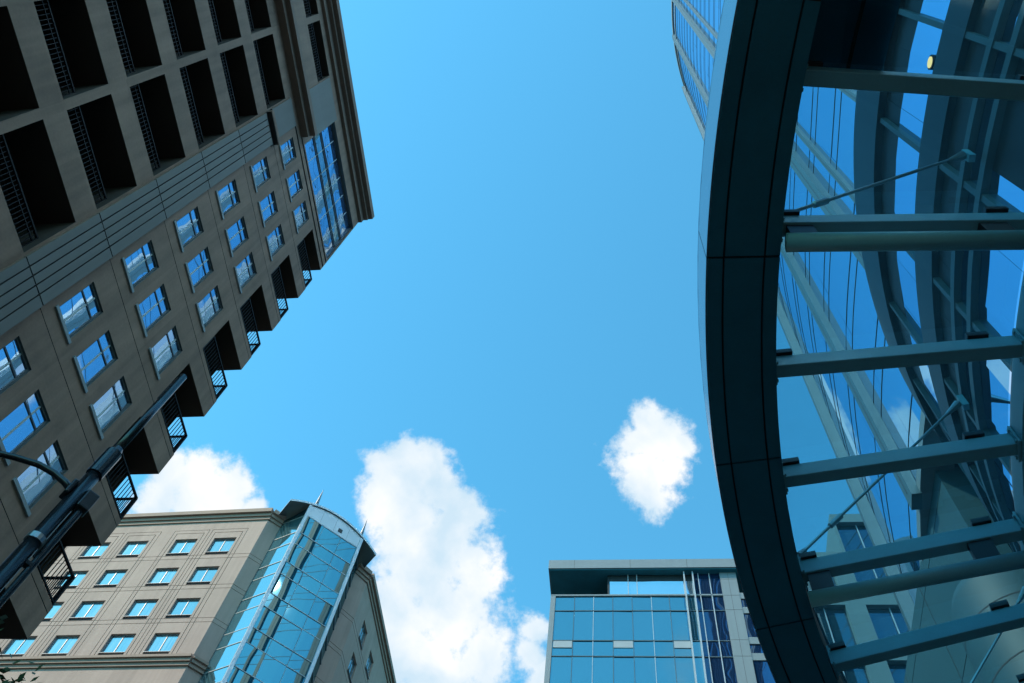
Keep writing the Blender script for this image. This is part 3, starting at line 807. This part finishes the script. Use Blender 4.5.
# ------------------------------------------------------------------ glass canopy
ZS = 12.0
RI, RO = 18.99, 19.86
ca = thing('glass_canopy', (4, 5, 0), 'curved steel and glass canopy with broad dark soffit band and radial rafters', 'canopy')
CA0, CA1 = -32.0, 44.0
p = MB(); ring(p, RI - .0, RO - .02, ZS + .05, ZS + 1.0, CA0, CA1); p.build('edge_beam', M['black'], ca)
seams = [-37.2 + 8.85 * i for i in range(10)]
strips = [(RI + .005, RI + .175), (RI + .20, RO - .205), (RO - .18, RO)]
for i in range(len(seams) - 1):
    s0, s1 = max(seams[i], CA0), min(seams[i + 1], CA1)
    if s1 <= s0: continue
    p = MB()
    for (r0, r1) in strips: ring(p, r0, r1, ZS, ZS + .045, s0 + .045, s1 - .045, 0.8)
    p.build('soffit_panel', M['soffit'], ca)
    p = MB(); ring(p, RO - .015, RO + .02, ZS + .012, ZS + 1.02, s0 + .03, s1 - .03, 0.8); p.build('fascia_panel', M['fascia'], ca)
p = MB(); ring(p, RI - .03, RO + .022, ZS + 1.03, ZS + 1.08, CA0, CA1); p.build('coping', M['fascia'], ca)
p = MB(); ring(p, RI - 1.0, RI - .02, ZS + .60, ZS + .68, -13.5, -8.15); p.build('infill_panel', M['soffit'], ca)
p = MB(); ring(p, RI - .62, RI - .58, ZS + .585, ZS + .599, -13.5, -8.15); p.build('infill_joint', M['black'], ca)
# ring beam along the building and posts of the wall side
p = MB(); ring(p, 15.58, 15.88, ZS + .15, ZS + .55, CA0, CA1); p.build('ring_beam', M['steel'], ca)
RAF = [-19.2, -13.6, -8.1, -2.6, 3.4, 8.8, 14.1, 19.9, 25.5, 31.1, 36.7]
DOUBLE = (-19.2, -2.6, 14.1, 31.1)
for a in RAF:
    p = MB(); p.bar(rp(RI + .1, a, ZS + .36), rp(15.86, a, ZS + .36), .19, .28); p.build('rafter', M['steel'], ca, bevel=0.012)
    d = (rp(1, a) - C0); Fe = frame(rp(0, a), d, V((-d.y, d.x, 0)))
    for r0 in (RI - .035, 15.885):
        p = MB()
        p.fbox(Fe, r0, r0 + .03, ZS + .17, ZS + .55, -.17, .17)
        for (v, n) in ((.23, -.135), (.23, .135), (.49, -.135), (.49, .135)): p.fbox(Fe, r0 - .02 if r0 > 17 else r0 + .03, r0 if r0 > 17 else r0 + .05, ZS + v - .02, ZS + v + .02, n - .02, n + .02)
        p.build('end_plate', M['steel'], ca)
    if a in DOUBLE:
        p = MB(); p.tube([rp(RI - .01, a, ZS - .24), rp(15.6, a, ZS - .24)], .115, 20); p.build('tube_beam', M['steel'], ca, smooth=True)
        for r in (18.75, 16.5):
            p = MB(); d = (rp(1, a) - C0); F = frame(rp(r, a), d, V((-d.y, d.x, 0)))
            p.fbox(F, -.16, .16, ZS - .16, ZS + .22, -.06, .06); p.build('bearing_block', M['black'], ca)
    for r in (18.83, 16.35):
        p = MB(); d = (rp(1, a) - C0); F = frame(rp(r, a), d, V((-d.y, d.x, 0)))
        p.fbox(F, -.13, .13, ZS + .505, ZS + .60, -.14, .14); p.build('glass_clamp', M['black'], ca)
for a, b in zip(RAF[:-1], RAF[1:]):
    p = MB()
    n = 4
    for i in range(n):
        t0 = a + .06 + (b - a - .12) * i / n; t1 = a + .06 + (b - a - .12) * (i + 1) / n
        p.hexa([rp(RI - .02, t0, ZS + .56), rp(15.9, t0, ZS + .56), rp(15.9, t1, ZS + .56), rp(RI - .02, t1, ZS + .56),
                rp(RI - .02, t0, ZS + .564), rp(15.9, t0, ZS + .564), rp(15.9, t1, ZS + .564), rp(RI - .02, t1, ZS + .564)])
    m2 = MB()
    m2.quad(*[rp(RI - .02, a + .06 + (b - a - .12) * i / n, ZS + .56) for i in range(n + 1)], *[rp(15.9, a + .06 + (b - a - .12) * i / n, ZS + .56) for i in range(n, -1, -1)])
    m2.build('glass_pane', M['canopy_glass'], ca)
for a, ze in ((-2.6, 15.95), (14.1, 15.95), (31.1, 15.95), (-19.2, 15.95)):
    p = MB(); s = rp(RI - .05, a, ZS + .72); e = rp(RW + .2, a + .3, ze); d = (e - s)
    p.tube([s, e], .025, 10)
    k = .20
    p.tube([s + d * (k - .035), s + d * (k - .03), s + d * (k + .03), s + d * (k + .035)], [.03, .05, .05, .03], 10)
    p.tube([s, s + d * .03], [.06, .04], 10); p.tube([e - d * .10, e - d * .02], [.03, .075], 10)
    p.build('tie_rod', M['cable'], ca)
    q = MB(); dd = (rp(1, a + .3) - C0); F = frame(rp(RW, a + .3), V((-dd.y, dd.x, 0)), dd); q.fbox(F, -.06, .06, ze - .22, ze + .12, .12, .22); q.build('rod_bracket', M['steel'], ca)

# ------------------------------------------------------------------ street lamp, tree
PX, PY = -3.775, 3.285
lp = thing('street_lamp', (PX, PY, 0), 'black street lamp post with curved side arm and thin upper shaft before brown block', 'street lamp')
p = MB(); p.tube([(PX, PY, 0), (PX, PY, .5), (PX, PY, .6), (PX, PY, 6.55)], [.12, .12, .062, .05], 16); p.build('post', M['pole'], lp, smooth=True)
p = MB(); p.tube([(PX, PY, 6.5), (PX, PY, 6.78)], [.06, .06], 16); p.tube([(PX, PY, 6.78), (PX, PY, 6.84)], [.05, .04], 16); p.build('collar', M['pole'], lp)
p = MB(); p.tube([(PX, PY, 6.6), (PX, PY, 7.98)], [.036, .032], 14); p.build('upper_shaft', M['pole'], lp, smooth=True)
tdir = V((-PX, -PY, 0)).normalized(); sdir = V((-tdir.y, tdir.x, 0))
p = MB(); c = V((PX, PY, 0)) + sdir * .045
F = frame(c, sdir, tdir); p.fbox(F, -.005, .085, 6.17, 6.34, -.045, .045); p.build('control_box', M['pole'], lp, bevel=.01)
p = MB(); c = V((PX, PY, 0)) + sdir * .09
p.tube([c + V((0, 0, 1.2)), c + V((0, 0, 6.17))], .024, 12)
for z in (4.6, 5.6): p.bar(V((PX, PY, z)), c + V((0, 0, z)), .05, .03)
p.build('conduit', M['pole'], lp)
for z in (5.1, 5.75):
    p = MB(); p.tube([(PX, PY, z), (PX, PY, z + .05)], [.0625, .0615], 16); p.build('strap', M['cable'], lp)
p = MB(); F = frame((PX, PY, 0), sdir, tdir); p.fbox(F, -.08, -.045, 6.2, 6.34, -.05, .05); p.build('arm_clamp', M['pole'], lp, bevel=.01)
adir = V((-.849, -.529, 0)); pp = V((PX, PY, 0))
pts = [pp + adir * d + V((0, 0, z)) for d, z in ((.03, 6.27), (.12, 6.33), (.22, 6.365), (.34, 6.38), (.5, 6.35), (.8, 6.26), (1.3, 6.1))]
p = MB(); p.tube(pts, [.026, .026, .025, .024, .024, .023, .022], 12); p.build('arm', M['pole'], lp, smooth=True)
p = MB(); e = pts[-1]; F = frame(e, adir, V((adir.y, -adir.x, 0)))
p.hexa([F(0, -.08, -.1), F(.55, -.06, -.14), F(.55, -.06, .14), F(0, -.08, .1), F(0, .05, -.07), F(.5, .03, -.09), F(.5, .03, .09), F(0, .05, .07)])
p.build('lamp_head', M['pole'], lp, bevel=.02)

def tree(loc, h, cr, label):
    loc = V(loc); t = thing('street_tree', loc, label, 'tree')
    rnd = random.Random(3)
    tk = MB(); tk.tube([loc, loc + V((.05, 0, h * .25)), loc + V((.0, .08, h * .5)), loc + V((.05, .03, h * .85))], [.17, .13, .09, .03], 12)
    tips = []
    for k in range(14):
        a = k * 2.4; z0 = h * (.38 + .035 * k); L = cr * rnd.uniform(.6, .95)
        s = loc + V((.02, .05, z0)); e = s + V((math.cos(a) * L, math.sin(a) * L, L * rnd.uniform(.3, .8)))
        tk.tube([s, s.lerp(e, .5) + V((0, 0, .1)), e], [.05, .03, .012], 7); tips.append(e); tips.append(s.lerp(e, .6))
    tk.build('trunk', M['bark'], t, smooth=True)
    lf = MB()
    ctrs = tips + [loc + V((rnd.gauss(0, cr * .35), rnd.gauss(0, cr * .35), h * rnd.uniform(.6, .98))) for _ in range(26)]
    for c in ctrs:
        for _ in range(95):
            p = c + V((rnd.gauss(0, .26), rnd.gauss(0, .26), rnd.gauss(0, .22)))
            n = V((rnd.gauss(0, 1), rnd.gauss(0, 1), rnd.gauss(.4, 1))).normalized(); u = n.orthogonal().normalized(); v = n.cross(u)
            s = rnd.uniform(.05, .085)
            lf.quad(p - u * s, p - v * s * .5, p + u * s, p + v * s * .5)
    lf.build('crown', M['leaf'], t)
tree((-9.0, 8.2, 0), 9.55, 1.5, 'green leafy street tree whose crown peeks out below the limestone building')

# ------------------------------------------------------------------ render settings that travel with the scene
scene.cycles.max_bounces = 10
scene.cycles.transparent_max_bounces = 16
scene.cycles.glossy_bounces = 6
